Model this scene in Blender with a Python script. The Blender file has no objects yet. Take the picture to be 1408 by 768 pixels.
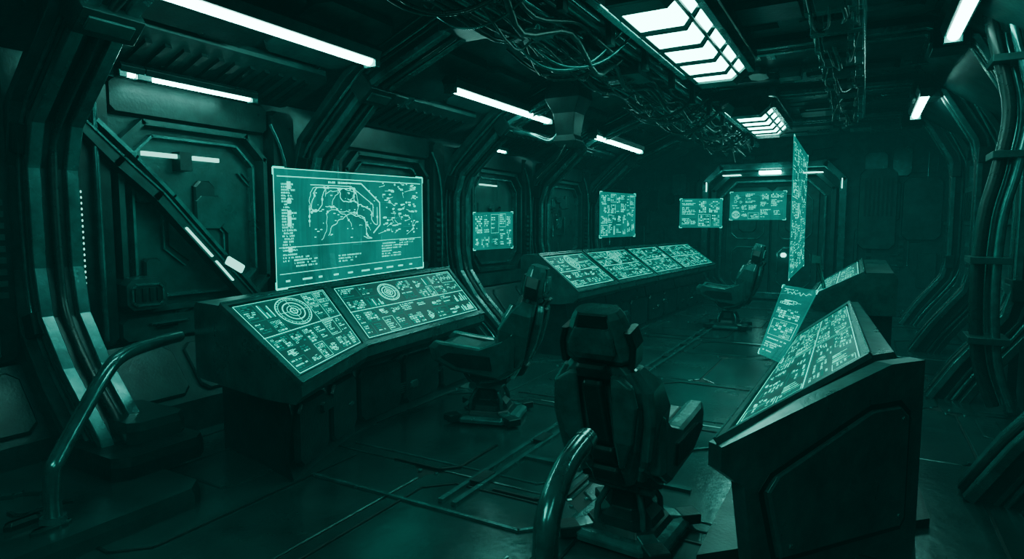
import bpy, math, random
from mathutils import Vector, Euler, Matrix

# ------------------------------------------------------------------ materials
def new_mat(name):
    m=bpy.data.materials.new(name); m.use_nodes=True
    nt=m.node_tree
    for n in list(nt.nodes): nt.nodes.remove(n)
    out=nt.nodes.new('ShaderNodeOutputMaterial')
    return m,nt,out
def metal(name,col,rough=.4,metallic=.6,bump=.15,scale=6.0,var=.5,glow=0):
    m,nt,out=new_mat(name)
    b=nt.nodes.new('ShaderNodeBsdfPrincipled')
    tc=nt.nodes.new('ShaderNodeTexCoord')
    n=nt.nodes.new('ShaderNodeTexNoise'); n.inputs['Scale'].default_value=scale; n.inputs['Detail'].default_value=8
    n.inputs['Roughness'].default_value=.65
    nt.links.new(tc.outputs['Object'],n.inputs['Vector'])
    cr=nt.nodes.new('ShaderNodeValToRGB')
    cr.color_ramp.elements[0].position=.3; cr.color_ramp.elements[1].position=.75
    cr.color_ramp.elements[0].color=(col[0]*(1-var),col[1]*(1-var),col[2]*(1-var),1)
    cr.color_ramp.elements[1].color=(col[0]*(1+var),col[1]*(1+var),col[2]*(1+var),1)
    nt.links.new(n.outputs['Fac'],cr.inputs['Fac'])
    nt.links.new(cr.outputs['Color'],b.inputs['Base Color'])
    mr=nt.nodes.new('ShaderNodeMapRange')
    mr.inputs['To Min'].default_value=max(.05,rough-.14); mr.inputs['To Max'].default_value=rough+.16
    n2=nt.nodes.new('ShaderNodeTexNoise'); n2.inputs['Scale'].default_value=scale*.6; n2.inputs['Detail'].default_value=5
    nt.links.new(tc.outputs['Object'],n2.inputs['Vector'])
    nt.links.new(n2.outputs['Fac'],mr.inputs['Value']); nt.links.new(mr.outputs['Result'],b.inputs['Roughness'])
    b.inputs['Metallic'].default_value=metallic
    if glow:
        b.inputs['Emission Color'].default_value=(0,.9,.7,1); b.inputs['Emission Strength'].default_value=glow
    if bump>0:
        n3=nt.nodes.new('ShaderNodeTexNoise'); n3.inputs['Scale'].default_value=scale*7; n3.inputs['Detail'].default_value=4
        nt.links.new(tc.outputs['Object'],n3.inputs['Vector'])
        bp=nt.nodes.new('ShaderNodeBump'); bp.inputs['Strength'].default_value=bump; bp.inputs['Distance'].default_value=.01
        nt.links.new(n3.outputs['Fac'],bp.inputs['Height']); nt.links.new(bp.outputs['Normal'],b.inputs['Normal'])
    nt.links.new(b.outputs['BSDF'],out.inputs['Surface'])
    return m
def emis(name,col,st,sample=True):
    m,nt,out=new_mat(name)
    e=nt.nodes.new('ShaderNodeEmission'); e.inputs['Color'].default_value=(*col,1); e.inputs['Strength'].default_value=st
    nt.links.new(e.outputs['Emission'],out.inputs['Surface'])
    if not sample:
        try: m.cycles.emission_sampling='NONE'
        except Exception: pass
    return m
def holo(name,col,st,fac):
    m,nt,out=new_mat(name)
    e=nt.nodes.new('ShaderNodeEmission'); e.inputs['Color'].default_value=(*col,1)
    tc=nt.nodes.new('ShaderNodeTexCoord'); n=nt.nodes.new('ShaderNodeTexNoise'); n.inputs['Scale'].default_value=2.0; n.inputs['Detail'].default_value=4
    nt.links.new(tc.outputs['Object'],n.inputs['Vector'])
    mr=nt.nodes.new('ShaderNodeMapRange'); mr.inputs['From Min'].default_value=.3; mr.inputs['From Max'].default_value=.7
    mr.inputs['To Min'].default_value=st*.6; mr.inputs['To Max'].default_value=st*1.4
    nt.links.new(n.outputs['Fac'],mr.inputs['Value']); nt.links.new(mr.outputs['Result'],e.inputs['Strength'])
    t=nt.nodes.new('ShaderNodeBsdfTransparent'); mx=nt.nodes.new('ShaderNodeMixShader'); mx.inputs['Fac'].default_value=fac
    nt.links.new(t.outputs['BSDF'],mx.inputs[1]); nt.links.new(e.outputs['Emission'],mx.inputs[2])
    nt.links.new(mx.outputs['Shader'],out.inputs['Surface']); return m

M_WALL =metal('wall_metal',(.012,.074,.069),.34,.4,.2,4)
M_DARK =metal('dark_metal',(.005,.031,.029),.32,.4,.15,7)
M_TRIM =metal('trim_metal',(.028,.17,.16),.23,.55,.1,8)
M_FLOOR=metal('floor_metal',(.011,.07,.065),.22,.5,.2,2.5)
M_FBASE=metal('floor_gap_metal',(.001,.01,.009),.5,.2,.1,3)
M_CONS =metal('console_shell',(.015,.1,.094),.3,.35,.12,5)
M_CHAIR=metal('chair_shell',(.02,.14,.13),.2,.4,.06,6)
M_CUSH =metal('chair_padding',(.008,.05,.047),.34,.1,.2,12)
M_PIPE =metal('pipe_metal',(.035,.2,.19),.18,.7,.05,9)
M_CABLE=metal('cable_rubber',(.004,.024,.022),.3,.0,.1,20)
M_GLASS=metal('screen_glass',(.0,.024,.02),.4,.0,0,4,.5,.03)
M_TUBE =emis('tube_light_glow',(.36,1.0,.85),25)
M_LAMP =emis('lamp_panel_glow',(.28,1.0,.82),19)
M_STRIP=emis('strip_light_glow',(.3,1.0,.82),5)
M_DIM  =emis('indicator_glow',(.25,1.0,.8),2.2,False)
M_UI   =emis('ui_glow',(.0,1.0,.7),1.9,False)
M_UI2  =emis('ui_glow_soft',(.0,.8,.58),.38,False)
M_HUI  =emis('holo_line_glow',(.0,1.0,.72),2.0,False)
M_HOLO =holo('holo_film',(.0,.85,.66),.62,.34)
M_HOLO.cycles.emission_sampling='FRONT_BACK'

# ------------------------------------------------------------------ mesh builder
class MB:
    def __init__(s): s.v=[]; s.f=[]; s.m=[]; s.mats=[]; s.sm=[]
    def mi(s,mat):
        if mat not in s.mats: s.mats.append(mat)
        return s.mats.index(mat)
    def add(s,verts,faces,mat,smooth=False):
        o=len(s.v); s.v+= [tuple(p) for p in verts]; k=s.mi(mat)
        for f in faces: s.f.append([i+o for i in f]); s.m.append(k); s.sm.append(smooth)
    def hexa(s,p,mat):
        s.add(p,[(0,3,2,1),(4,5,6,7),(0,1,5,4),(1,2,6,5),(2,3,7,6),(3,0,4,7)],mat)
    def box(s,c,d,mat,rot=None):
        hx,hy,hz=d[0]/2,d[1]/2,d[2]/2
        P=[Vector(q) for q in [(-hx,-hy,-hz),(hx,-hy,-hz),(hx,hy,-hz),(-hx,hy,-hz),(-hx,-hy,hz),(hx,-hy,hz),(hx,hy,hz),(-hx,hy,hz)]]
        if rot: 
            r=Euler(rot).to_matrix(); P=[r@q for q in P]
        s.hexa([q+Vector(c) for q in P],mat)
    def loft(s,loops,mat,smooth=False,capped=True,closed=True):
        n=len(loops[0]); V=[p for l in loops for p in l]; F=[]
        for a in range(len(loops)-1):
            for i in range(n if closed else n-1):
                j=(i+1)%n
                F.append((a*n+i,a*n+j,(a+1)*n+j,(a+1)*n+i))
        s.add(V,F,mat,smooth)
        if capped:
            s.add(loops[0],[tuple(range(n))[::-1]],mat); s.add(loops[-1],[tuple(range(n))],mat)
    def tube(s,pts,r,mat,seg=10,smooth_path=True,sub=5):
        P=[Vector(p) for p in pts]
        if smooth_path and len(P)>2:
            Q=[]
            for i in range(len(P)-1):
                p0=P[max(i-1,0)];p1=P[i];p2=P[i+1];p3=P[min(i+2,len(P)-1)]
                for k in range(sub):
                    t=k/sub
                    Q.append(.5*((2*p1)+(p2-p0)*t+(2*p0-5*p1+4*p2-p3)*t*t+(3*p1-p0-3*p2+p3)*t**3))
            Q.append(P[-1]); P=Q
        loops=[]; up=None
        for i,p in enumerate(P):
            d=(P[min(i+1,len(P)-1)]-P[max(i-1,0)]).normalized()
            if up is None:
                up=Vector((0,0,1)) if abs(d.z)<.9 else Vector((1,0,0))
            a=d.cross(up); 
            if a.length<1e-4: a=d.cross(Vector((0,1,.1)))
            a.normalize(); b=a.cross(d).normalized(); up=b
            loops.append([p+a*math.cos(2*math.pi*k/seg)*r+b*math.sin(2*math.pi*k/seg)*r for k in range(seg)])
        s.loft(loops,mat,True)
    def cyl(s,p0,p1,r0,r1,mat,seg=12,smooth=True):
        p0=Vector(p0);p1=Vector(p1);d=(p1-p0).normalized()
        a=d.cross(Vector((0,0,1)) if abs(d.z)<.9 else Vector((1,0,0))).normalized(); b=d.cross(a)
        L=[[p+a*math.cos(2*math.pi*k/seg)*r+b*math.sin(2*math.pi*k/seg)*r for k in range(seg)] for p,r in((p0,r0),(p1,r1))]
        s.loft(L,mat,smooth)
    def obj(s,name,bevel=0,parent=None,xf=None):
        me=bpy.data.meshes.new(name); 
        v=s.v if xf is None else [tuple(xf@Vector(p)) for p in s.v]
        me.from_pydata(v,[],s.f)
        for m in s.mats: me.materials.append(m)
        for i,p in enumerate(me.polygons): p.material_index=s.m[i]; p.use_smooth=s.sm[i]
        me.update()
        o=bpy.data.objects.new(name,me); bpy.context.scene.collection.objects.link(o)
        if bevel:
            bv=o.modifiers.new('bevel','BEVEL'); bv.width=bevel; bv.segments=1; bv.limit_method='ANGLE'; bv.angle_limit=math.radians(35)
        if parent: o.parent=parent
        return o

class Fr:
    def __init__(s,o,U,V,N): s.o=Vector(o);s.U=Vector(U).normalized();s.V=Vector(V).normalized();s.N=Vector(N).normalized()
    def p(s,u,v,n=0): return s.o+s.U*u+s.V*v+s.N*n
def fbox(mb,F,u0,v0,u1,v1,n0,n1,mat):
    mb.hexa([F.p(u0,v0,n0),F.p(u1,v0,n0),F.p(u1,v1,n0),F.p(u0,v1,n0),F.p(u0,v0,n1),F.p(u1,v0,n1),F.p(u1,v1,n1),F.p(u0,v1,n1)],mat)
def plate(mb,F,u0,v0,u1,v1,n0,n1,c,mat,ins=.012):
    c=min(c,(u1-u0)*.45,(v1-v0)*.45)
    def ring(i,n):
        a0,b0,a1,b1=u0+i,v0+i,u1-i,v1-i
        return [F.p(*q,n) for q in [(a0+c,b0),(a1-c,b0),(a1,b0+c),(a1,b1-c),(a1-c,b1),(a0+c,b1),(a0,b1-c),(a0,b0+c)]]
    mb.loft([ring(0,n0),ring(0,n1-(n1-n0)*.4),ring(ins,n1)],mat)
def strip(mb,F,pts,w,n0,n1,mat):
    for (a,b) in zip(pts[:-1],pts[1:]):
        d=Vector((b[0]-a[0],b[1]-a[1])); L=d.length
        if L<1e-5: continue
        d/=L; q=Vector((-d.y,d.x))*w/2; e=d*w*.3
        A=[(a[0]-e.x-q.x,a[1]-e.y-q.y),(b[0]+e.x-q.x,b[1]+e.y-q.y),(b[0]+e.x+q.x,b[1]+e.y+q.y),(a[0]-e.x+q.x,a[1]-e.y+q.y)]
        mb.hexa([F.p(x,y,n0) for x,y in A]+[F.p(x,y,n1) for x,y in A],mat)
def ringstrip(mb,F,u0,v0,u1,v1,c,w,n0,n1,mat):
    strip(mb,F,[(u0+c,v0),(u1-c,v0),(u1,v0+c),(u1,v1-c),(u1-c,v1),(u0+c,v1),(u0,v1-c),(u0,v0+c),(u0+c,v0)],w,n0,n1,mat)
def greeble(mb,F,u0,v0,u1,v1,rng,n=10,depth=.08,mats=(None,)):
    for i in range(n):
        w=rng.uniform(.06,.35)*(u1-u0)*.8; h=rng.uniform(.06,.35)*(v1-v0)*.8
        a=rng.uniform(u0,u1-w); b=rng.uniform(v0,v1-h); k=rng.random(); d=rng.uniform(.3,1)*depth
        m=rng.choice(mats)
        if k<.45: plate(mb,F,a,b,a+w,b+h,0,d,rng.uniform(.01,.08),m)
        elif k<.6:
            for j in range(5):
                t=b+h*j/5; fbox(mb,F,a,t,a+w*.7,t+h/9,0,d*.7,m)
        elif k<.8:
            mb.tube([F.p(a,b,d*.6),F.p(a+w,b,d*.6),F.p(a+w,b+h,d*.6)] if rng.random()<.5 else [F.p(a,b,d*.6),F.p(a,b+h*1.4,d*.6)],rng.uniform(.008,.02),M_PIPE,8,False)
        else:
            c=rng.uniform(.02,.06)
            strip(mb,F,[(a,b),(a+w*.5,b),(a+w*.5+c,b+c),(a+w*.5+c,b+h),(a+w,b+h+c)],rng.uniform(.012,.03),0,d*.6,m)

# ------------------------------------------------------------------ UI drawing on a surface map
def bil(P00,P10,P11,P01,w,h,off=.0):
    P00,P10,P11,P01=[Vector(p) for p in (P00,P10,P11,P01)]
    N=(P10-P00).cross(P01-P00).normalized()
    def S(x,y,n=0):
        s=x/w;t=y/h
        return P00*(1-s)*(1-t)+P10*s*(1-t)+P11*s*t+P01*(1-s)*t+N*(n+off)
    return S
class UI:
    def __init__(s,mb,S,mat,mat2,lw=.004,n=.003): s.mb=mb;s.S=S;s.mat=mat;s.mat2=mat2;s.lw=lw;s.n=n
    def q(s,pts,mat=None): s.mb.add([s.S(x,y,s.n) for x,y in pts],[tuple(range(len(pts)))],mat or s.mat)
    def rect(s,a,b,c,d,mat=None): s.q([(a,b),(c,b),(c,d),(a,d)],mat)
    def line(s,p,q,w=None,mat=None):
        w=(w or s.lw)/2; dx,dy=q[0]-p[0],q[1]-p[1]; L=math.hypot(dx,dy)
        if L<1e-6:return
        nx,ny=-dy/L*w,dx/L*w; K=max(1,int(L/.25))
        for k in range(K):
            a=(p[0]+dx*k/K,p[1]+dy*k/K); b=(p[0]+dx*(k+1)/K,p[1]+dy*(k+1)/K)
            s.q([(a[0]-nx,a[1]-ny),(b[0]-nx,b[1]-ny),(b[0]+nx,b[1]+ny),(a[0]+nx,a[1]+ny)],mat)
    def poly(s,P,w=None,mat=None,close=False):
        if close: P=P+[P[0]]
        for a,b in zip(P[:-1],P[1:]): s.line(a,b,w,mat)
    def frame(s,a,b,c,d,w=None,mat=None): s.poly([(a,b),(c,b),(c,d),(a,d)],w,mat,True)
    def ring(s,cx,cy,r,w=None,a0=0,a1=360,mat=None):
        n=max(4,int(32*(a1-a0)/360))
        P=[(cx+r*math.cos(math.radians(a0+(a1-a0)*i/n)),cy+r*math.sin(math.radians(a0+(a1-a0)*i/n))) for i in range(n+1)]
        s.poly(P,w,mat)
    def text(s,a,b,c,h,rng,mat=None):
        x=a
        while x<c:
            w=rng.uniform(.5,1.6)*h
            if rng.random()<.82:
                k=rng.random(); x1=min(x+w*.7,c)
                if k<.5: s.rect(x,b,x1,b+h,mat)
                elif k<.75: s.rect(x,b,x1,b+h*.35,mat); s.rect(x,b+h*.6,x1,b+h,mat)
                else: s.rect(x,b,x+h*.3,b+h,mat); s.rect(x+h*.3,b,x1,b+h*.4,mat)
            x+=w
def ui_cell(u,a,b,c,d,rng,radar=.12):
    w,h=c-a,d-b; g=min(w,h)*.06
    a+=g;b+=g;c-=g;d-=g; w,h=c-a,d-b
    k=rng.random(); lw=u.lw
    if min(w,h)/max(w,h)>.6 and min(w,h)>.13 and rng.random()<radar:
        cx,cy=(a+c)/2,(b+d)/2; r=min(w,h)/2
        u.ring(cx,cy,r*.95,lw*1.3); u.ring(cx,cy,r*.72,lw*2.6,20,160);u.ring(cx,cy,r*.72,lw*2.6,200,340); u.ring(cx,cy,r*.5,lw); u.ring(cx,cy,r*.25,lw*1.5)
        u.line((cx-r*.95,cy),(cx+r*.95,cy),lw*.7,u.mat2); u.line((cx,cy-r*.95),(cx,cy+r*.95),lw*.7,u.mat2)
        for i in range(24):
            t=i*math.pi/12; u.line((cx+math.cos(t)*r*.8,cy+math.sin(t)*r*.8),(cx+math.cos(t)*r*.9,cy+math.sin(t)*r*.9),lw)
        u.rect(cx-r*.08,cy-r*.08,cx+r*.08,cy+r*.08)
        return
    if rng.random()<.6: u.frame(a,b,c,d,lw*.8,u.mat if rng.random()<.35 else u.mat2)
    th=max(.006,min(.014,h/7)); p=th*.8
    if k<.42:
        y=d-p-th
        while y>b+p:
            u.text(a+p,y,a+p+(w-2*p)*rng.uniform(.4,1),th,rng,u.mat if rng.random()<.7 else u.mat2); y-=th*1.9
    elif k<.46:
        n=max(4,int(w/(th*1.5)))
        for i in range(n):
            x=a+p+(w-2*p)*i/n; hh=(h-2*p)*rng.uniform(.15,1); u.rect(x,b+p,x+(w-2*p)/n*.6,b+p+hh,u.mat if rng.random()<.7 else u.mat2)
    elif k<.52:
        P=[(a+p+(w-2*p)*i/24,b+h*.5+h*.3*rng.uniform(-1,1)*math.sin(i*.5)) for i in range(25)]
        u.poly(P,lw*.9); 
        for i in range(1,4): u.line((a,b+h*i/4),(c,b+h*i/4),lw*.5,u.mat2)
        u.text(a+p,d-p-th*.8,a+w*.5,th*.8,rng)
    elif k<.8:
        nx=max(2,int(w/.035)); ny=max(2,int(h/.03))
        for i in range(nx):
            for j in range(ny):
                x=a+p+(w-2*p)*i/nx;y=b+p+(h-2*p)*j/ny; X=x+(w-2*p)/nx*.72;Y=y+(h-2*p)/ny*.6
                r=rng.random()
                if r<.3: u.rect(x,y,X,Y)
                elif r<.5: u.rect(x,y,X,Y,u.mat2)
                elif r<.8: u.frame(x,y,X,Y,lw*.6)
    else:
        for i in range(6):
            x=rng.uniform(a+p,c-w*.3);y=rng.uniform(b+p,d-h*.3); ww=rng.uniform(.1,.3)*w;hh=rng.uniform(.08,.25)*h
            if rng.random()<.5:u.frame(x,y,x+ww,y+hh,lw)
            else:u.rect(x,y,x+ww,y+hh*.6,u.mat2 if rng.random()<.5 else u.mat)
            u.line((x+ww,y+hh/2),(min(c,x+ww+w*.15),y+hh/2),lw)
def ui_fill(u,a,b,c,d,rng,mn=.16,radar=.12):
    w,h=c-a,d-b
    if (w>mn*1.7 and w>=h*1.15) :
        m=a+w*rng.uniform(.35,.65); ui_fill(u,a,b,m,d,rng,mn,radar); ui_fill(u,m,b,c,d,rng,mn,radar)
    elif h>mn*1.5:
        m=b+h*rng.uniform(.38,.62); ui_fill(u,a,b,c,m,rng,mn,radar); ui_fill(u,a,m,c,d,rng,mn,radar)
    else: ui_cell(u,a,b,c,d,rng,radar)

# ------------------------------------------------------------------ room shell
XL,XR,YB,YF,ZC=-5.3,1.5,-2.6,15.5,3.75
RIBS=[-.55,2.25,4.75,7.4,10.05,12.7]
rng=random.Random(4)

# floor
mb=MB(); mb.box(((XL+XR)/2,(YB+YF)/2,-.06),(XR-XL+.6,YF-YB+.6,.1),M_FBASE)
F=Fr((XL,YB,-.012),(1,0,0),(0,1,0),(0,0,1))
y=0; W=XR-XL; Lf=YF-YB
while y<Lf-.05:
    h=min(rng.choice([1.1,1.5,1.9]),Lf-y); x=0
    while x<W-.05:
        w=min(rng.choice([1.15,1.6,2.2]),W-x)
        if W-x-w<.5: w=W-x
        c=rng.choice([.02,.02,.1,.16]); 
        plate(mb,F,x+.008,y+.008,x+w-.008,y+h-.008,0,.012,c,M_FLOOR,.008)
        k=rng.random()
        F2=Fr((XL,YB,0),(1,0,0),(0,1,0),(0,0,1))
        if k<.4:
            strip(mb,F2,[(x+.12,y+h*.3),(x+.12,y+h-.3),(x+.28,y+h-.14),(x+w-.14,y+h-.14)],.014,-.001,.007,M_FBASE)
            strip(mb,F2,[(x+.3,y+.12),(x+w-.3,y+.12),(x+w-.12,y+.3),(x+w-.12,y+h*.6)],.012,-.001,.007,M_TRIM)
        elif k<.8:
            strip(mb,F2,[(x+.1,y+.15),(x+w*.5,y+.15),(x+w*.5+.15,y+.3),(x+w*.5+.15,y+h-.1)],.016,-.001,.007,M_FBASE)
            plate(mb,F2,x+.12,y+h*.5,x+w*.4,y+h-.12,0,.01,.06,M_FLOOR)
        for q in ((.07,.07),(w-.07,.07),(.07,h-.07),(w-.07,h-.07)): mb.cyl(F2.p(x+q[0],y+q[1],0),F2.p(x+q[0],y+q[1],.008),.016,.013,M_TRIM,8)
        x+=w
    y+=h
F2=Fr((0,0,0),(1,0,0),(0,1,0),(0,0,1))
for x in (-2.2,-2.1): strip(mb,F2,[(x,3.0),(x,11.5)],.035,0,.022,M_TRIM)
for x in (-1.1,-.2):
    strip(mb,F2,[(x,1.2),(x,2.0)],.02,0,.012,M_TRIM)
strip(mb,F2,[(-3.2,2.9),(-1.6,2.9),(-1.3,3.2),(-1.3,4.4),(-.9,4.8)],.025,0,.014,M_TRIM)
strip(mb,F2,[(-2.9,3.4),(-2.5,3.4),(-2.4,3.5),(-2.4,4.0)],.02,0,.012,M_FBASE)
strip(mb,F2,[(-2.0,3.3),(-1.7,3.3),(-1.55,3.45),(-1.55,4.3)],.02,0,.012,M_FBASE)
strip(mb,F2,[(-2.1,3.9),(-.9,3.9)],.05,0,.02,M_TRIM)
for k in range(9): fbox(mb,F2,-2.19,3.3+k*.9,-2.11,3.5+k*.9,.0,.03,M_DARK)
mb.obj('floor')

# left wall
mb=MB()
mb.box((XL-.06,(YB+YF)/2,1.5),(.12,YF-YB,3.1),M_WALL)
WM=(M_WALL,M_DARK,M_WALL,M_TRIM)
ys=RIBS+[YF]
bays=[(YB,RIBS[0])]+[(ys[i],ys[i+1]) for i in range(len(RIBS))]
for bi,(a,b) in enumerate(bays):
    a+=.2;b-=.2; L=b-a
    F=Fr((XL,a,0),(0,1,0),(0,0,1),(1,0,0))
    mb.loft([[Vector((XL,y,.0)),Vector((XL+.55,y,.0)),Vector((XL+.5,y,.25)),Vector((XL+.12,y,.72)),Vector((XL,y,.72))] for y in (a,b)],M_DARK)
    G=Fr((XL+.5,a,.25),(0,1,0),(-.38,0,.47),(.47,0,.38))
    for j in range(3): plate(mb,G,.05+j*L/3,.06,(j+1)*L/3-.05,.54,0,.03,.06,M_DARK)
    plate(mb,F,.0,.74,.28,2.85,0,.14,.05,M_DARK); plate(mb,F,L-.28,.74,L,2.85,0,.14,.05,M_DARK)
    ringstrip(mb,F,.36,1.0,L-.36,2.55,.2,.045,0,.12,M_WALL)
    ringstrip(mb,F,.47,1.1,L-.47,2.45,.18,.02,0,.08,M_TRIM)
    plate(mb,F,.3,2.6,L-.3,2.88,0,.1,.04,M_DARK)
    plate(mb,F,.3,.74,L-.3,.95,0,.12,.04,M_WALL)
    greeble(mb,F,.5,1.1,L-.5,2.4,rng,18 if bi!=2 else 5,.07,WM)
    greeble(mb,F,.32,.76,L-.32,.95,rng,6,.17,WM)
    mb.tube([F.p(.15,.8,.18),F.p(.15,2.7,.18)],.022,M_PIPE,8,False)
    mb.tube([F.p(L-.15,.8,.18),F.p(L-.15,2.2,.18),F.p(L-.3,2.7,.14)],.018,M_PIPE,8)
    for j in range(9): fbox(mb,F,L-.24,1.2+j*.08,L-.06,1.24+j*.08,.14,.17,M_WALL)
    if bi in (2,): 
        fbox(mb,F,.55,2.28,.85,2.315,.07,.1,M_DIM); fbox(mb,F,1.0,2.28,1.25,2.315,.07,.1,M_DIM)
        fbox(mb,F,.86,2.18,.97,2.34,.0,.12,M_DARK)
        for (u0,v0) in ((.62,1.95),(1.2,1.75),(1.5,2.2)):
            strip(mb,F,[(u0,v0),(u0+.12,v0-.12),(u0+.12,v0-.45),(u0+.3,v0-.6)],.012,0,.03,M_TRIM)
            strip(mb,F,[(u0+.05,v0),(u0+.17,v0-.12),(u0+.17,v0-.42),(u0+.35,v0-.56)],.01,0,.03,M_WALL)
    elif bi in (4,): fbox(mb,F,.6,2.33,1.1,2.35,.07,.1,M_DIM)
F=Fr((XL,0,0),(0,1,0),(0,0,1),(1,0,0))
strip(mb,F,[(2.5,2.45),(2.75,2.2),(3.05,1.95),(3.95,.95)],.08,.1,.22,M_WALL)
strip(mb,F,[(2.5,2.5),(2.78,2.24),(3.08,1.98),(3.99,.97)],.015,.2,.235,M_TRIM)
strip(mb,F,[(2.62,2.5),(2.9,2.25),(3.2,1.95),(4.1,.95)],.03,.1,.2,M_TRIM)
strip(mb,F,[(3.27,1.68),(3.5,1.43)],.014,.22,.24,M_DIM); strip(mb,F,[(3.54,1.38),(3.7,1.2)],.012,.22,.24,M_DIM)
G=Fr((XL,3.72,1.34),(0,.75,-.45),(0,.45,.75),(1,0,0))
plate(mb,G,-.12,-.06,.12,.06,.1,.24,.02,M_DARK); plate(mb,G,-.1,-.04,.1,.04,.24,.25,.01,M_DIM,.004)
plate(mb,F,2.75,1.0,3.1,1.28,0,.2,.05,M_WALL); ringstrip(mb,F,2.8,1.05,3.05,1.22,.03,.015,.2,.22,M_TRIM)
for j in range(4): fbox(mb,F,2.82+j*.06,1.08,2.85+j*.06,1.19,.2,.215,M_DARK)
mb.obj('wall_left',.006)

# right wall
mb=MB()
mb.box((XR+.06,(YB+YF)/2,1.85),(.12,YF-YB,3.9),M_WALL)
for bi,(a,b) in enumerate(bays):
    a+=.2;b-=.2; L=b-a
    F=Fr((XR,b,0),(0,-1,0),(0,0,1),(-1,0,0))
    plate(mb,F,0,.05,L,.7,0,.2,.1,M_DARK)
    ringstrip(mb,F,.1,.8,L-.1,3.0,.25,.05,0,.09,M_WALL)
    ringstrip(mb,F,.25,.95,L-.25,2.85,.2,.02,0,.06,M_TRIM)
    plate(mb,F,.4,1.7,L-.4,2.3,0,.12,.06,M_WALL)
    for j in range(10): fbox(mb,F,.5+j*(L-1)/10,1.78,.5+j*(L-1)/10+.06,2.2,.12,.15,M_DARK)
    greeble(mb,F,.3,.9,L-.3,2.8,rng,14,.08,WM)
    for j in range(3): mb.tube([F.p(-.2,3.15+j*.09,.08),F.p(L+.2,3.15+j*.09,.08)],.03,M_PIPE,8,False)
mb.obj('wall_right',.006)

# end walls
mb=MB(); mb.box(((XL+XR)/2,YB-.06,1.85),(XR-XL+.3,.12,3.9),M_WALL)
F=Fr((XL,YB,0),(1,0,0),(0,0,1),(0,1,0))
greeble(mb,F,.2,.2,6.6,3.4,rng,30,.1,WM); mb.obj('wall_back',.006)

mb=MB(); mb.box(((XL+XR)/2,YF+.06,1.85),(XR-XL+.3,.12,3.9),M_WALL)
F=Fr((0,YF,0),(1,0,0),(0,0,1),(0,-1,0))
greeble(mb,F,-5.2,.2,-3.5,3.3,rng,22,.15,WM); greeble(mb,F,-.2,.2,1.4,3.4,rng,26,.15,WM)
plate(mb,F,-.1,1.2,.6,2.9,0,.2,.1,M_WALL); plate(mb,F,.7,1.4,1.4,2.7,0,.16,.1,M_WALL)
for j in range(7): fbox(mb,F,0+j*.08,1.9,.04+j*.08,2.7,.2,.23,M_DARK)
greeble(mb,F,-3.4,3.1,-.3,3.6,rng,14,.14,WM)
mb.obj('wall_front',.006)

# bulkhead door
mb=MB()
for i,(o,n,m,w) in enumerate(((0,.35,M_TRIM,.14),(.18,.28,M_WALL,.1),(.34,.2,M_TRIM,.05))):
    ringstrip(mb,F,-3.3+o,.1,-.4-o,3.05-o,.35,w,.0,n,m)
plate(mb,F,-2.85,.02,-1.87,2.6,.01,.09,.1,M_WALL); plate(mb,F,-1.84,.02,-.86,2.6,.01,.09,.1,M_WALL)
for s in (-2.36,-1.35):
    ringstrip(mb,F,s-.35,.3,s+.35,1.2,.12,.03,.09,.13,M_TRIM); ringstrip(mb,F,s-.35,1.4,s+.35,2.4,.12,.03,.09,.13,M_TRIM)
    plate(mb,F,s-.2,1.55,s+.2,2.25,.09,.14,.08,M_WALL)
plate(mb,F,-2.12,.98,-1.98,1.08,.09,.16,.03,M_STRIP); plate(mb,F,-1.62,.98,-1.5,1.08,.12,.16,.03,M_STRIP)
fbox(mb,F,-2.1,2.86,-1.65,2.93,.3,.46,M_TUBE)
fbox(mb,F,-2.9,2.85,-2.5,2.87,.3,.42,M_STRIP); fbox(mb,F,-1.2,2.85,-.8,2.87,.3,.42,M_STRIP)  # washer strips added in the frame to brighten the door
for x in (-3.27,-.43): fbox(mb,F,x-.008,2.5,x+.008,2.72,.33,.39,M_STRIP)
mb.obj('door_1',.008)

# ceiling
mb=MB()
mb.box(((-3.1+XR)/2,(YB+YF)/2,ZC+.06),(XR+3.1,YF-YB,.12),M_WALL)
sl=[(-5.42,2.9),(-3.1,ZC),(-3.1,ZC+.12),(-5.42,3.1)]
mb.loft([[Vector((x,y,z)) for x,z in sl] for y in (YB,YF)],M_WALL)
for (a,b) in bays:
    a+=.2;b-=.2;L=b-a
    d=Vector((2.2,0,.83)).normalized()
    G=Fr((-5.3,a,2.92),(0,1,0),d,(d.z,0,-d.x)); SL=2.33
    plate(mb,G,.05,.1,L-.05,.8,0,.08,.1,M_WALL); plate(mb,G,.05,.88,L*.5,1.7,0,.1,.1,M_DARK);plate(mb,G,L*.5+.06,.88,L-.05,1.7,0,.07,.1,M_WALL)
    greeble(mb,G,.1,.15,L-.1,1.7,rng,16,.1,WM)
    for j in range(12): fbox(mb,G,.15+j*(L-.3)/12,.2,.15+j*(L-.3)/12+.05,.65,.08,.11,M_DARK)
    C=Fr((-3.1,a,ZC),(0,1,0),(1,0,0),(0,0,-1))
    for (p,q) in ((.1,1.2),(1.28,2.6),(2.68,3.6)):
        plate(mb,C,.03,p,L*.55,q,0,rng.uniform(.03,.08),.12,M_DARK); plate(mb,C,L*.55+.05,p,L-.03,q,0,rng.uniform(.03,.08),.12,M_WALL)
    greeble(mb,C,.05,.1,L-.05,4.4,rng,34,.16,WM)
R0=[(XR,3.0),(XR,ZC),(.55,ZC),(.55,ZC-.05)]
mb.loft([[Vector((x,y,z)) for x,z in R0] for y in (YB,YF)],M_WALL)
mb.obj('ceiling',.006)

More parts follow.
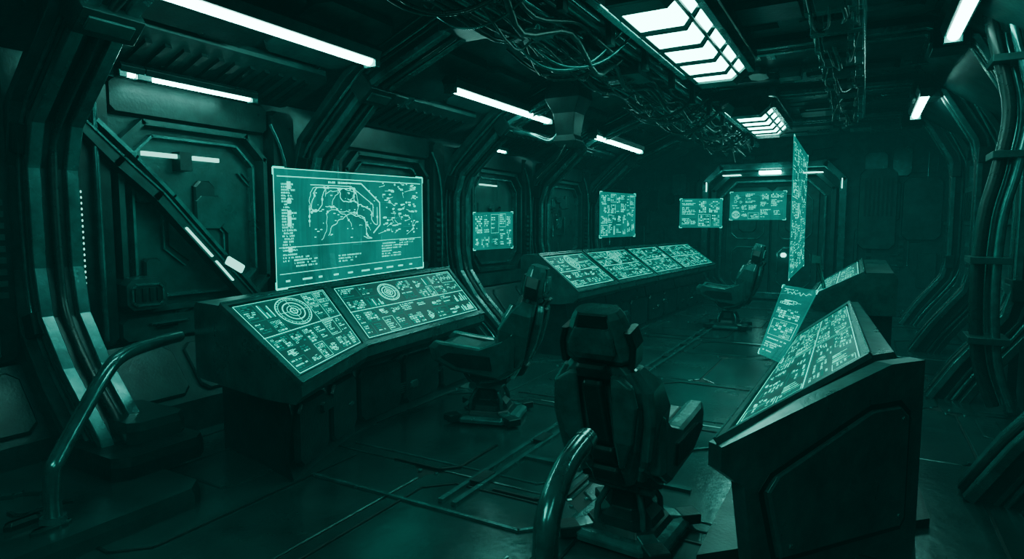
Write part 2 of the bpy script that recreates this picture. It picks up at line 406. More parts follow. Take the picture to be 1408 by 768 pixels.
# structural ribs (arched frames)
def rib(y,name):
    mb=MB()
    L=[(-4.15,.0),(-4.3,.28),(-4.72,.7),(-4.97,1.05),(-5.03,1.4),(-5.03,2.1),(-4.92,2.42),(-4.3,2.98),(-4.1,3.1),(-3.3,3.42),(-3.0,3.62),(.45,3.62),(.85,3.45),(1.22,2.8),(1.28,2.5),(1.28,1.2),(1.2,.85),(.85,.35),(.65,.0)]
    def off(P,d):
        out=[]
        for i,p in enumerate(P):
            a=Vector(P[max(i-1,0)]);b=Vector(P[min(i+1,len(P)-1)]); t=(b-a).normalized()
            n=Vector((t.y,-t.x)); out.append(Vector(p)+n*d)
        return out
    def band(d0,d1,y0,y1,m):
        A=off(L,d0);B=off(L,d1)
        loops=[[Vector((a.x,y0,a.y)),Vector((b.x,y0,b.y)),Vector((b.x,y1,b.y)),Vector((a.x,y1,a.y))] for a,b in zip(A,B)]
        mb.loft(loops,m)
    band(0,-.26,y-.1,y+.1,M_DARK)
    band(.04,-.02,y-.16,y-.08,M_TRIM); band(.04,-.02,y+.08,y+.16,M_TRIM)
    band(-.1,-.13,y-.13,y+.13,M_WALL)
    band(-.2,-.27,y-.2,y+.2,M_WALL)
    A=off(L,.03)
    mb.tube([(p.x,y,p.y) for p in A],.03,M_CABLE,8,True,4)
    A=off(L,-.16)
    for s in (-1,1):
        mb.tube([(p.x,y+s*.125,p.y) for p in A],.02,M_PIPE,8,True,4)
    for (x,z,w,h,r) in ((-5.06,1.0,.14,.16,-.3),(-5.08,2.3,.14,.2,.2),(-4.25,3.02,.2,.2,.9),(-3.15,3.5,.35,.2,0),(.65,3.5,.3,.26,0),(1.3,2.6,.12,.2,0),(1.28,1.1,.12,.2,0)):
        mb.box((x,y,z),(w,.38,h),M_DARK,(0,r,0)); mb.box((x,y,z),(w*1.15,.28,h*.5),M_WALL,(0,r,0))
    if y>2 and y<3:
        for k in range(20): mb.box((-4.99,y+.165,1.15+k*.042),(.01,.01,.02),M_DIM)
    if abs(y-7.4)<.1:
        mb.loft([[Vector((-3.35+a*w,y+b*w2,z)) for a,b in ((-1,-1),(1,-1),(1,1),(-1,1))] for z,w,w2 in ((3.5,.22,.2),(3.3,.24,.22),(3.12,.15,.16),(2.85,.12,.12),(2.78,.16,.12),(2.7,.1,.1))],M_DARK)
        mb.tube([(-3.45,y,2.95),(-3.6,y,2.8),(-3.9,y,2.9),(-4.3,y,3.0)],.035,M_PIPE,8)
        mb.tube([(-3.3,y-.08,2.8),(-3.45,y-.08,2.55),(-3.75,y-.08,2.3)],.03,M_DARK,8,False)
    return mb.obj(name,.008)
for i,y in enumerate(RIBS): rib(y,'trim_%d'%(i+1))

# coolant hoses on the right wall
mb=MB()
for dx,dy,r in ((0,0,.055),(.12,-.12,.035),(.1,.14,.045)):
    P=[(.86+dx,6.8+dy,3.55),(.93+dx,6.8+dy,3.25),(1.05+dx,6.8+dy,2.7),(1.0+dx,6.8+dy,2.2),(.92+dx,6.8+dy,1.75),(.9+dx,6.8+dy,1.1),(.95+dx,6.8+dy,.5),(1.07+dx,6.8+dy,.1)]
    mb.tube(P,r,M_CABLE if r>.05 else M_PIPE,10,True,6)
for z,x in ((3.1,.98),(2.3,1.02),(1.4,.91),(.7,.93)): mb.box((x+.06,6.8,z),(.3,.36,.06),M_WALL)
mb.obj('coolant_hose',.004)

# ------------------------------------------------------------------ ceiling pipes and cables
mb=MB(); r2=random.Random(11)
def run(x,z,r,y0,y1,sag,m,step=1.3):
    P=[];y=y0;i=0
    while y<y1:
        P.append((x+r2.uniform(-1,1)*sag*.6,y,z-(sag if i%2 else 0)*r2.uniform(.4,1.2))); y+=step/2; i+=1
    mb.tube(P,r,m,8,True,4)
for i in range(9): run(-2.85+i*.075,3.45+r2.uniform(-.08,.06),r2.uniform(.012,.03),0,15,r2.uniform(.03,.22),M_CABLE)
for x,z,r in ((-2.9,3.52,.055),(-2.45,3.5,.045),(-2.2,3.55,.07),(-2.6,3.4,.03)): mb.tube([(x,-2,z),(x,15.3,z)],r,M_PIPE,12,False)
y=.3
while y<15:
    mb.box((-2.55,y,3.56),(.95,.07,.1),M_TRIM); mb.box((-2.95,y,3.5),(.06,.1,.3),M_DARK); mb.box((-2.1,y,3.5),(.06,.1,.3),M_DARK)
    if r2.random()<.7: mb.box((-2.55+r2.uniform(-.2,.2),y+.4,3.45),(.35,.5,.16),M_DARK); mb.box((-2.55,y+.4,3.37),(.2,.35,.05),M_TRIM)
    y+=1.05
for i in range(26):
    y0=r2.uniform(2.5,13); dy=r2.uniform(-.7,.9); xa=r2.uniform(-3.3,-2.7); xb=r2.uniform(-2.3,-1.9); s=r2.uniform(.08,.28)
    mb.tube([(xa,y0,3.5),(xa*.75+xb*.25,y0+dy*.25,3.45-s*.8),(xa*.5+xb*.5,y0+dy*.5,3.45-s),(xa*.25+xb*.75,y0+dy*.75,3.48-s*.7),(xb,y0+dy,3.58)],r2.uniform(.01,.026),M_CABLE if r2.random()<.7 else M_PIPE,8,True,5)
mb.obj('ceiling_cable_tray',.005)
mb=MB()
mb.box((-.27,7.0,3.5),(.28,9.5,.12),M_DARK)
y=2.4
while y<11.6:
    mb.box((-.27,y,3.42),(.4,.12,.16),M_TRIM); mb.box((-.27+r2.uniform(-.05,.05),y+.3,3.38),(.2,.34,.14),M_DARK); mb.box((-.16,y+.3,3.34),(.05,.25,.06),M_PIPE)
    y+=.62
for i in range(5): run(-.42+i*.07,3.38,r2.uniform(.01,.02),2.3,11.7,r2.uniform(.05,.2),M_CABLE)
for x in (-.46,-.08): mb.tube([(x,2.3,3.48),(x,11.7,3.48)],.035,M_PIPE,10,False)
for yy in (4,7,10): mb.cyl((-.27,yy,3.5),(-.27,yy,ZC),.04,.04,M_PIPE)
mb.obj('ceiling_equipment_rail',.005)

# ------------------------------------------------------------------ lights
def tube_light(x,z,y0,y1,drop,r=.05,mat=None):
    mb=MB(); k=r/.05
    mb.loft([[Vector((x+a*k,y,z+b*k)) for a,b in ((-.1,.08),(-.07,.0),(.07,.0),(.1,.08),(.06,.13),(-.06,.13))] for y in (y0-.06,y1+.06)],M_DARK)
    mb.loft([[Vector((x+r*math.cos(t),y,z-.0+r*math.sin(t))) for t in [math.pi*(1+k/8) for k in range(9)]] for y in (y0,y1)],mat or M_TUBE)
    for y in (y0-.04,y1+.04): mb.box((x,y,z-.01),(.14*k,.06,.1*k),M_TRIM)
    for y in (y0+.3,y1-.3): mb.box((x,y,z+.1+drop/2),(.04,.06,drop),M_DARK)
    return mb.obj('ceiling_tube_light',.004)
for (a,b) in ((1.9,4.3),(5.6,7.9),(9.6,12.0)): tube_light(-3.9,3.17,a,b,.2)
for (a,b) in ((4.2,6.75),(9.4,11.3),(-.9,1.3)): tube_light(.62,3.36,a,b,.25)  # last tube is added unseen behind the camera to light the console end
tube_light(-4.95,2.86,2.95,3.85,.08,.028); tube_light(-4.95,2.86,2.76,2.82,.04,.028); tube_light(-4.95,2.86,8.0,8.5,.08,.028)

def lamp(y0,y1,x=-1.5):
    mb=MB()
    prof=[(-.34,3.52),(-.3,3.4),(-.18,3.3),(.18,3.3),(.3,3.4),(.34,3.52)]
    mb.loft([[Vector((x+a,y,z)) for a,z in prof] for y in (y0,y1)],M_LAMP)
    mb.box((x,(y0+y1)/2,3.6),(.82,y1-y0+.2,.14),M_DARK)
    op=[(a*1.07,z-(.025 if abs(a)<.25 else .012)) for a,z in prof]
    def ribb(y,w,zig=0):
        mb.loft([[Vector((x+a,yy+zig*(1 if i in(2,3) else 0),z)) for i,(a,z) in enumerate(op)] for yy in (y-w/2,y+w/2)],M_DARK)
    n=5
    for i in range(n+1): ribb(y0+(y1-y0)*i/n,.045 if 0<i<n else .22,.12 if 0<i<n else 0)
    for (a,z,w) in ((-.36,3.45,.07),(.36,3.45,.07)): mb.box((x+a,(y0+y1)/2,z),(w,y1-y0+.1,.14),M_TRIM)
    mb.box((x-.2,(y0+y1)/2,3.31),(.05,y1-y0,.04),M_DARK); mb.box((x+.25,(y0+y1)/2,3.34),(.03,y1-y0,.03),M_DARK)
    for y,s in ((y0,-1),(y1,1)):
        mb.loft([[Vector((x+a*k,y+s*d,3.52+(z-3.52)*k)) for a,z in op] for k,d in ((1,.0),(1,.15),(.6,.32))],M_DARK)
    return mb.obj('ceiling_lamp',.005)
lamp(4.5,7.3); lamp(9.7,12.0,-1.55); lamp(-1.4,.6)  # last lamp is added behind the camera to brighten near console and chair

# ------------------------------------------------------------------ consoles
def console(secs,seed,ridge=.32,uimat=(M_UI,M_UI2),rowsplit=.5):
    rg=random.Random(seed); mb=MB()
    for si,s in enumerate(secs):
        ends=[]
        for Fp,Bp,zf,zb in ((s['F0'],s['B0'],s['zf'][0],s['zb'][0]),(s['F1'],s['B1'],s['zf'][1],s['zb'][1])):
            Fp=Vector(Fp);Bp=Vector(Bp); d=(Bp-Fp); L=d.length; d/=L
            ends.append((Fp,d,L,zf,zb))
        rd=s.get('ridge',(ridge,ridge))
        def loop(e,k,pts): return [Vector((e[0].x+e[1].x*a,e[0].y+e[1].y*a,z)) for a,z in pts]
        slab=[]; base=[]
        for i,e in enumerate(ends):
            L,zf,zb=e[2],e[3],e[4]; Lb=L+rd[i]
            slab.append(loop(e,i,[(0,zf),(-.0,zf-.07),(.07,zf-.13),(L*.45,zf-.16),(Lb,zf-.16),(Lb,zb-.04),(Lb-.04,zb),(L,zb)]))
            base.append(loop(e,i,[(L*.38,zf-.15),(L*.3,.45),(L*.36,.12),(L*.3,.0),(Lb-.03,0),(Lb-.03,zf-.15)]))
        mb.loft([[p.lerp(q,k/10) for p,q in zip(slab[0],slab[1])] for k in range(11)],M_CONS)
        ins0=s.get('in0',.0); ins1=s.get('in1',.0)
        b0=[p.lerp(q,ins0) for p,q in zip(base[0],base[1])]; b1=[p.lerp(q,1-ins1) for p,q in zip(base[0],base[1])]
        mb.loft([b0,b1],M_DARK)
        p0,p1=b0[1],b1[1]; U=(p1-p0); LL=U.length
        G=Fr((p0.x,p0.y,.45),U,(0,0,1),U.cross(Vector((0,0,1))))
        if (G.N.x*(ends[0][1].x)+G.N.y*ends[0][1].y)>0: G.N=-G.N
        npl=max(2,int(LL/.6))
        for j in range(npl): plate(mb,G,.03+j*LL/npl,-.38,(j+1)*LL/npl-.03,.06,-.01,.035,.05,M_DARK)
        greeble(mb,G,.05,-.3,LL-.05,.05,rg,8,.06,(M_CONS,M_DARK,M_DARK))
        P00=slab[0][0];P10=slab[1][0];P11=slab[1][7];P01=slab[0][7]
        w=((P10-P00).length+(P11-P01).length)/2; h=((P01-P00).length+(P11-P10).length)/2
        if (P10-P00).cross(P01-P00).z<0:
            P00,P10,P11,P01=P10,P00,P01,P11
        S=bil(P00,P10,P11,P01,w,h)
        def bar(a,b,c,d,n,m):
            K=8
            for k in range(K):
                if c-a>d-b: aa,cc,bb,dd=a+(c-a)*k/K,a+(c-a)*(k+1)/K,b,d
                else: aa,cc,bb,dd=a,c,b+(d-b)*k/K,b+(d-b)*(k+1)/K
                mb.hexa([S(aa,bb,-.01),S(cc,bb,-.01),S(cc,dd,-.01),S(aa,dd,-.01),S(aa,bb,n),S(cc,bb,n),S(cc,dd,n),S(aa,dd,n)],m)
        e=.045
        bar(0,0,w,e*1.3,.02,M_CONS);bar(0,h-e,w,h,.02,M_CONS);bar(0,e*1.3,e,h-e,.02,M_CONS);bar(w-e,e*1.3,w,h-e,.02,M_CONS)
        bar(.0,-.002,w,.012,.026,M_TRIM); bar(.0,h-.012,w,h,.026,M_TRIM)  # paler strips put the lit-edge highlight of the lip into the colour
        n=s.get('split',1); ml,mr=s.get('marg',(0,0))
        if ml: bar(e,e*1.3,e+ml,h-e,.02,M_CONS)
        if mr: bar(w-e-mr,e*1.3,w-e,h-e,.02,M_CONS)
        x0=e+ml;x1=w-e-mr
        for k in range(n):
            a=x0+.02+(x1-x0-.02)*k/n; c=x0+(x1-x0-.02)*(k+1)/n; b=e*1.3+.02; d=h-e-.02
            K=10
            for i in range(K):
                for j in range(K):
                    aa=a+(c-a)*i/K;cc=a+(c-a)*(i+1)/K;bb=b+(d-b)*j/K;dd=b+(d-b)*(j+1)/K
                    mb.add([S(aa,bb,.010),S(cc,bb,.010),S(cc,dd,.010),S(aa,dd,.010)],[(0,1,2,3)],M_GLASS)
            u=UI(mb,S,uimat[0],uimat[1],.005,.014)
            u.frame(a+.01,b+.01,c-.01,d-.01,.006)
            mid=b+(d-b)*rowsplit
            style=s.get('style','split')
            if style=='radar':
                cx=a+(c-a)*s.get('rx',.5); r=(d-mid)*s.get('rr',.44); cy=(mid+d)/2; R3=random.Random(seed+si*7+k)
                for rr,ww in ((1,.010),(.86,.004),(.62,.012),(.38,.006),(.2,.012)): u.ring(cx,cy,r*rr,ww)
                for t in range(30):
                    q=t*math.pi/15; u.line((cx+math.cos(q)*r*.88,cy+math.sin(q)*r*.88),(cx+math.cos(q)*r*.97,cy+math.sin(q)*r*.97),.004)
                u.line((cx-r,cy),(cx+r,cy),.004);u.line((cx,cy-r),(cx,cy+r),.004)
                ui_fill(u,a+.02,mid,cx-r-.01,d-.02,R3,.18,0); ui_fill(u,cx+r+.01,mid,c-.02,d-.02,R3,.18,0)
                ui_fill(u,a+.02,b+.02,c-.02,mid-.01,R3,.15,0); u.line((a,mid-.005),(c,mid-.005),.008)
            else:
                R3=random.Random(seed+si*7+k+100); ui_fill(u,a+.02,b+.02,c-.02,mid-.005,R3,.15,0); ui_fill(u,a+.02,mid+.005,c-.02,d-.02,R3,.18,.05); u.line((a,mid),(c,mid),.008)
    return mb
mb=console([
 dict(F0=(-2.87,2.53),F1=(-3.33,3.59),B0=(-3.85,2.69),B1=(-4.17,3.96),zf=(.75,.75),zb=(1.15,1.16),in0=.16,ridge=(.38,.25),style='radar'),
 dict(F0=(-3.33,3.59),F1=(-3.51,5.59),B0=(-4.17,3.96),B1=(-4.07,5.72),zf=(.75,.75),zb=(1.16,1.22),in1=.04,ridge=(.25,.3),style='radar',rx=.36,rr=.36)],3)
mb.obj('control_console',.008)

secs=[];fx=[-3.1,-3.05,-2.98,-2.9,-2.75];bx=[-3.68,-3.68,-3.62,-3.55,-3.42];yy=[7.15,8.6,10.3,11.9,13.9]
for i in range(4):
    secs.append(dict(F0=(fx[i],yy[i]+.03),F1=(fx[i+1],yy[i+1]-.03),B0=(bx[i],yy[i]+.03),B1=(bx[i+1],yy[i+1]-.03),zf=(.85,.85),zb=(1.32,1.32),style='radar' if i in(0,1) else 'split',in0=.06 if i==0 else 0,in1=.05 if i==3 else 0))
console(secs,21,.25).obj('control_console',.008)

mb=console([dict(F0=(-.537,2.83),F1=(-.46,5.72),B0=(.076,3.84),B1=(-.06,6.0),zf=(.72,.75),zb=(1.0,1.05),ridge=(.24,.1),in0=.03,split=2,marg=(.09,0))],45,.24,rowsplit=.5)
A=Vector((-.537,2.83,0));B=Vector((.303,3.93,0)); U=(B-A).normalized(); L=(B-A).length
G=Fr((A.x,A.y,0),U,(0,0,1),Vector((U.y,-U.x,0)))
pts=[(.22,0),(L-.02,0),(L-.02,.99),(L-.28,.99),(0,.71),(0,.6),(.14,.5)]
mb.loft([[G.p(u,v,n) for u,v in pts] for n in (-.05,.035)],M_CONS)
P=[(.34,.1),(L-.16,.1),(L-.13,.14),(L-.13,.72),(L-.2,.78),(L-.42,.78),(.3,.53),(.24,.46)]
strip(mb,G,P+[P[0]],.03,.03,.037,M_FBASE)
cx=sum(a for a,b in P)/8; cy=sum(b for a,b in P)/8
mb.loft([[G.p(cx+(a-cx)*k,cy+(b-cy)*k,n) for a,b in P] for n,k in ((.03,.955),(.05,.955),(.058,.93))],M_CONS)
for q in ((L-.2,.18),(L-.2,.7),(.42,.17)): mb.cyl(G.p(q[0],q[1],.055),G.p(q[0],q[1],.066),.014,.012,M_TRIM,8)
Q=[(-.66,3.05),(.4,4.1),(.32,6.25),(-.66,6.25)]
mb.loft([[Vector((x,y,z)) for x,y in Q] for z in (0,.05)],M_DARK)
mb.obj('control_console',.01)

mb=console([dict(F0=(-.5,7.5),F1=(-.5,9.4),B0=(.05,7.6),B1=(.02,9.5),zf=(.9,.9),zb=(1.2,1.25),in0=.04,in1=.04)],77,.3)
mb.tube([(-.35,7.75,1.0),(-.42,7.6,1.3)],.02,M_PIPE,8,False); mb.box((-.43,7.58,1.33),(.09,.06,.08),M_CHAIR)
mb.obj('control_console',.008)

# ------------------------------------------------------------------ holograms
def hologram(corners,seed,kind):
    P=[Vector(p) for p in corners]; w=(P[1]-P[0]).length; h=(P[3]-P[0]).length
    mb=MB(); S=bil(*P,w,h)
    mb.add([S(0,0),S(w,0),S(w,h),S(0,h)],[(0,1,2,3)],M_HOLO)
    lw=.004 if w*h<1 else .0065
    u=UI(mb,S,M_HUI,M_UI2,lw,.003); R3=random.Random(seed)
    u.frame(.005,.005,w-.005,h-.005,lw*1.0,M_HUI if kind=='map' else M_UI2); 
    for (x,y,a,b) in ((0,h,1,-1),(w,h,-1,-1),(0,0,1,1),(w,0,-1,1)): 
        u.line((x,y),(x+a*w*.06,y),lw*2.5); u.line((x,y),(x,y+b*h*.06),lw*2.5)
    if kind=='map':
        for i in range(1,12): u.line((w*i/12,h*.12),(w*i/12,h*.92),lw*.25,M_UI2)
        u.line((w*.02,h*.93),(w*.98,h*.93),lw*1.2); u.text(w*.3,h*.89,w*.46,h*.018,R3)
        y=h*.86
        while y>h*.3:
            u.text(w*.04,y,w*(.06+R3.uniform(.01,.06)),h*.014,R3); 
            if R3.random()<.4: u.rect(w*.07,y-.01,w*.09,y+h*.03)
            y-=h*.024
        def walk(x,y,n,ang,st,wd):
            pts=[(x,y)]
            for i in range(n):
                ang+=R3.uniform(-.75,.75); x+=math.cos(ang)*st*w; y+=math.sin(ang)*st*w
                x=min(max(x,w*.19),w*.63); y=min(max(y,h*.37),h*.85); pts.append((x,y))
                if R3.random()<.1: u.rect(x-lw*1.5,y-lw*1.5,x+lw*1.5,y+lw*1.5)
            u.poly(pts,wd)
        for k in range(7): walk(w*R3.uniform(.24,.55),h*R3.uniform(.45,.8),26,R3.uniform(0,6.28),.013,lw*R3.uniform(.6,1.1))
        walk(w*.22,h*.8,50,-1.0,.012,lw*1.1); walk(w*.58,h*.66,45,3.6,.012,lw*1.2); walk(w*.3,h*.42,45,.2,.012,lw)
        u.poly([(w*.2,h*.87),(w*.45,h*.87),(w*.6,h*.7),(w*.6,h*.58)],lw*1.0)
        u.poly([(w*.4,h*.9),(w*.52,h*.9),(w*.65,h*.72),(w*.65,h*.5),(w*.6,h*.42)],lw*1.8)
        for i in range(50):
            x=R3.uniform(.2,.62)*w;y=R3.uniform(.38,.84)*h; u.rect(x,y,x+R3.uniform(.003,.015)*w,y+h*.008)
        for i in range(90):
            x=R3.uniform(.67,.95)*w;y=R3.uniform(.4,.92)*h; (u.rect if R3.random()<.7 else u.frame)(x,y,x+R3.uniform(.004,.024)*w,y+h*.011)
            if R3.random()<.35: u.line((x,y),(x+R3.uniform(-.05,.05)*w,y+R3.uniform(-.05,.05)*h),lw*.6)
        for cc in ((.66,.25),(.1,.17),(.36,.17),(.66,.17),(.04,.22),(.8,.27)): 
            for j in range(3): u.text(w*cc[0],h*(cc[1]+j*.026),w*(cc[0]+.06+R3.uniform(0,.1)),h*.013,R3)
        u.line((w*.02,h*.34),(w*.98,h*.34),lw*.7); u.line((w*.02,h*.12),(w*.98,h*.12),lw*.8)
        for i in range(10): u.rect(w*(.05+i*.092),h*.05,w*(.05+i*.092+R3.uniform(.02,.06)),h*.066)
    else:
        ui_fill(u,w*.03,h*.03,w*.97,h*.97,R3,.2,.03)
    return mb.obj('hologram_screen')
hologram([(-4.06,3.35,1.19),(-4.05,5.24,1.26),(-4.05,5.24,2.2),(-4.06,3.35,2.16)],1,'map')
hologram([(-4.4,6.75,1.38),(-4.4,7.8,1.38),(-4.4,7.8,1.9),(-4.4,6.75,1.87)],2,'x')
hologram([(-3.8,9.65,1.5),(-3.8,11.5,1.5),(-3.8,11.5,2.3),(-3.8,9.65,2.26)],3,'x')
hologram([(-3.3,12.85,1.66),(-2.5,13.1,1.66),(-2.5,13.1,2.25),(-3.3,12.85,2.25)],4,'x')
hologram([(-2.7,15,1.83),(-1.5,15,1.83),(-1.5,15,2.47),(-2.7,15,2.47)],5,'x')
hologram([(-.58,6.2,1.2),(-.61,8.3,1.22),(-.61,8.3,2.53),(-.58,6.2,2.52)],6,'big')
hologram([(-.54,4.1,.9),(-.38,3.86,.9),(-.25,4.74,1.25),(-.51,5.1,1.25)],9,'x')

# ------------------------------------------------------------------ chairs
def octo(cx,cy,cz,w,d,c=.35,tilt=0):
    k=c*min(w,d)*1.0
    P=[(-w+k,-d),(w-k,-d),(w,-d+k),(w,d-k),(w-k,d),(-w+k,d),(-w,d-k),(-w,-d+k)]
    return [Vector((cx+x,cy+y,cz+y*tilt)) for x,y in P]
def chair(x,y,rot,scale=1):
    mb=MB(); DZ=.08
    mb.loft([octo(0,yy,z,w,d,.7,.25) for z,yy,w,d in ((.46,-.16,.16,.05),(.58,-.2,.19,.06),(.74,-.25,.215,.065),(.88,-.29,.215,.06),(1.0,-.325,.18,.055),(1.07,-.345,.13,.045))],M_CUSH)
    mb.loft([octo(0,yy,z,w,d,.8,.25) for z,yy,w,d in ((.36,-.2,.12,.05),(.46,-.25,.17,.06),(.6,-.3,.22,.06),(.8,-.35,.255,.06),(.93,-.385,.25,.055),(1.02,-.4,.2,.05),(1.07,-.405,.14,.04))],M_CHAIR)
    for z0,z1,w in ((.99,1.06,.09),(.62,.975,.06),(.5,.6,.08),(.38,.48,.09)):
        y0=-.13-.33*z0; y1=-.13-.33*z1
        mb.loft([octo(0,y0-.03,z0,w,.03,.5),octo(0,y0-.045,z0+.02,w*.95,.03,.5),octo(0,y1-.045,z1-.02,w*.9,.03,.5),octo(0,y1-.03,z1,w*.85,.03,.5)],M_DARK)
    for s in (-1,1):
        mb.loft([octo(s*xx,yy,z,w,d,.6,.25) for z,xx,yy,w,d in ((.42,.17,-.2,.03,.07),(.58,.225,-.24,.035,.12),(.78,.255,-.27,.035,.13),(.94,.24,-.33,.04,.09),(1.03,.18,-.385,.03,.05))],M_CHAIR)
        mb.loft([octo(s*xx,yy,z,w,.025,.6,.25) for z,xx,yy,w in ((.5,.1,-.34,.02),(.66,.14,-.42,.055),(.86,.16,-.47,.07),(.96,.15,-.485,.06),(1.0,.12,-.48,.03))],M_CHAIR)
        mb.loft([octo(s*xx,yy,z,.04,.06,.7,.25) for z,xx,yy in ((.54,.17,-.12),(.7,.2,-.17),(.9,.19,-.23),(1.0,.14,-.28))],M_CHAIR)
        W=[(-.3,.8),(-.2,.72),(.02,.64),(.2,.66),(.42,.69),(.47,.64),(.44,.53),(.26,.44),(-.16,.38),(-.28,.46)]
        mb.loft([[Vector((s*xx,py,pz)) for py,pz in [(a*k,(b-.54)*k+.54) for a,b in W]] for xx,k in ((.195,.9),(.22,1),(.28,1),(.3,.86))],M_CHAIR)
        mb.loft([[Vector((s*xx,py,pz)) for py,pz in ((-.08,.58),(.28,.6),(.36,.56),(.2,.48),(-.1,.46))] for xx in (.28,.312)],M_DARK)
        mb.tube([(s*.2,-.33,.5),(s*.24,-.15,.38),(s*.16,.1,.32),(s*.12,.2,.4)],.018,M_PIPE,8)
        mb.loft([[Vector((s*xx,py,pz)) for py,pz in ((-.22,.46),(.05,.42),(.12,.36),(-.02,.28),(-.2,.34))] for xx in (.13,.2)],M_DARK)
    mb.loft([octo(0,yy,z,w,d,.6,.3) for z,yy,w,d in ((1.02,-.39,.12,.05),(1.12,-.41,.12,.045))],M_DARK)
    mb.loft([octo(0,yy,z,w,d,.6,.3) for z,yy,w,d in ((1.07,-.4,.17,.06),(1.1,-.405,.195,.08),(1.17,-.42,.185,.085),(1.3,-.445,.135,.075),(1.33,-.455,.115,.06))],M_CHAIR)
    mb.loft([octo(0,yy,z,w,.02,.5,.3) for z,yy,w in ((1.09,-.49,.11),(1.12,-.51,.13),(1.2,-.52,.115),(1.24,-.52,.095))],M_TRIM)
    mb.loft([octo(0,yy,z,w,.02,.4,.3) for z,yy,w in ((1.25,-.505,.09),(1.31,-.51,.08))],M_DARK)
    mb.loft([octo(0,yy,z,w,.02,.5,.3) for z,yy,w in ((1.12,-.325,.12),(1.26,-.35,.11))],M_CUSH)
    for s in (-1,1): mb.loft([octo(s*xx,yy,z,.018,.06,.5,.3) for z,yy,xx in ((1.06,-.4,.185),(1.16,-.415,.195),(1.24,-.43,.172))],M_DARK)
    def xs(yy,zc,w,h): 
        k=h*.6; zc+=DZ
        return [Vector((a,yy,zc+b)) for a,b in ((-w+k,-h),(w-k,-h),(w,-h+k),(w,h-k),(w-k,h),(-w+k,h),(-w,h-k),(-w,-h+k))]
    mb.loft([xs(-.22,.5,.17,.05),xs(-.15,.49,.2,.07),(xs(.1,.475,.21,.065)),xs(.33,.51,.22,.07),xs(.44,.5,.2,.05),xs(.47,.47,.17,.03)],M_CUSH)
    mb.loft([xs(-.24,.38,.15,.05),xs(-.1,.37,.2,.06),xs(.25,.4,.21,.05),xs(.43,.43,.17,.03)],M_CHAIR)
    mb.box((0,-.02,.36),(.26,.34,.1),M_DARK); mb.box((0,-.02,.3),(.34,.22,.06),M_TRIM)
    for yy in (-.12,.1): mb.cyl((-.19,yy,.3),(.19,yy,.3),.035,.035,M_PIPE,10)
    mb.loft([octo(0,0,z,w,w,.5) for z,w in ((.06,.19),(.12,.17),(.16,.12),(.24,.11),(.3,.15))],M_DARK)
    for a in range(4):
        t=a*math.pi/2+math.pi/4; c,s=math.cos(t),math.sin(t)
        mb.tube([(c*.1,s*.1,.3),(c*.19,s*.19,.16),(c*.2,s*.2,.05)],.02,M_PIPE,8,False)
        r=Matrix.Rotation(t,3,'Z')
        mb.hexa([r@Vector(q) for q in ((.1,-.06,.02),(.38,-.045,.0),(.38,.045,.0),(.1,.06,.02),(.1,-.06,.09),(.38,-.045,.045),(.38,.045,.045),(.1,.06,.09))],M_CHAIR)
        mb.box(r@Vector((.37,0,.03)),(.12,.12,.06),M_DARK,(0,0,t))
    mb.loft([octo(0,0,z,w,w,.4) for z,w in ((.0,.3),(.03,.3),(.05,.27))],M_TRIM)
    mb.loft([octo(0,0,z,w,w,.4) for z,w in ((.05,.22),(.08,.2))],M_DARK)
    xf=Matrix.Translation((x,y,.024))@Matrix.Rotation(math.radians(rot),4,'Z')@Matrix.Scale(scale,4)
    return mb.obj('pilot_chair',.006,None,xf)
chair(-1.07,3.22,-4,.96)
chair(-2.84,4.62,106)
chair(-1.9,10.7,92,1.03)

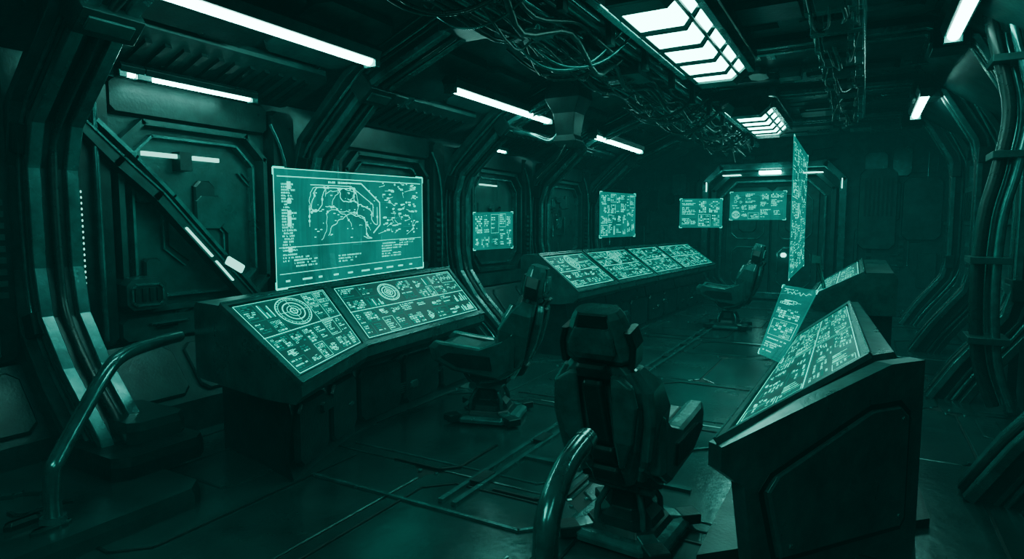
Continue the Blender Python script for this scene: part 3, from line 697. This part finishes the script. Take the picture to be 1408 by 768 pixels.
# ------------------------------------------------------------------ rails and platform
mb=MB()
mb.tube([(-4.4,2.74,.88),(-4.2,2.45,.9),(-3.98,2.12,.9),(-3.85,1.93,.82),(-3.66,1.6,.5),(-3.63,1.54,.4),(-3.67,1.55,.14)],.042,M_PIPE,14,True,6)
mb.cyl((-3.67,1.55,.121),(-3.67,1.55,.17),.07,.06,M_TRIM)
mb.obj('handrail')
mb=MB()
mb.tube([(-.83,1.68,.0),(-.83,1.68,.35),(-.83,1.68,.68),(-.84,1.74,.8),(-.86,1.9,.87),(-.87,2.08,.9)],.042,M_PIPE,16,True,6)
mb.cyl((-.83,1.68,.0),(-.83,1.68,.05),.075,.06,M_TRIM); mb.cyl((-.87,2.06,.895),(-.87,2.12,.905),.047,.04,M_TRIM)
mb.obj('handrail')
mb=MB()
F=Fr((0,0,0),(1,0,0),(0,1,0),(0,0,1))
plate(mb,F,-4.75,.9,-3.45,2.3,0,.12,.1,M_FLOOR)
plate(mb,F,-4.75,2.0,-3.9,2.62,.12,.26,.08,M_DARK); plate(mb,F,-4.72,2.2,-4.1,2.6,.26,.4,.06,M_FLOOR)
greeble(mb,Fr((-4.7,1.0,.12),(1,0,0),(0,1,0),(0,0,1)),0,0,1.1,.9,rng,6,.05,(M_FLOOR,M_DARK))
mb.obj('step_platform',.008)

# ------------------------------------------------------------------ world, haze emits its own light for depth and ambient fill
w=bpy.data.worlds.new('haze_world'); bpy.context.scene.world=w; w.use_nodes=True
nt=w.node_tree
for n in list(nt.nodes): nt.nodes.remove(n)
out=nt.nodes.new('ShaderNodeOutputWorld'); bg=nt.nodes.new('ShaderNodeBackground')
bg.inputs['Color'].default_value=(.0,.02,.018,1); bg.inputs['Strength'].default_value=.2
nt.links.new(bg.outputs[0],out.inputs['Surface'])
ab=nt.nodes.new('ShaderNodeVolumeAbsorption'); ab.inputs['Color'].default_value=(.1,.6,.6,1); ab.inputs['Density'].default_value=.015
em=nt.nodes.new('ShaderNodeEmission'); em.inputs['Color'].default_value=(.0,1,.86,1); em.inputs['Strength'].default_value=.0017
ad=nt.nodes.new('ShaderNodeAddShader'); nt.links.new(ab.outputs[0],ad.inputs[0]); nt.links.new(em.outputs[0],ad.inputs[1])
nt.links.new(ad.outputs[0],out.inputs['Volume'])

# ------------------------------------------------------------------ camera
cam=bpy.data.cameras.new('camera'); co=bpy.data.objects.new('camera',cam); bpy.context.scene.collection.objects.link(co)
cam.sensor_width=36; cam.lens=850/1408*36; cam.clip_start=.05
co.location=(0,0,1.7); co.rotation_euler=(math.radians(90-4.97),0,math.radians(29.5))
bpy.context.scene.camera=co
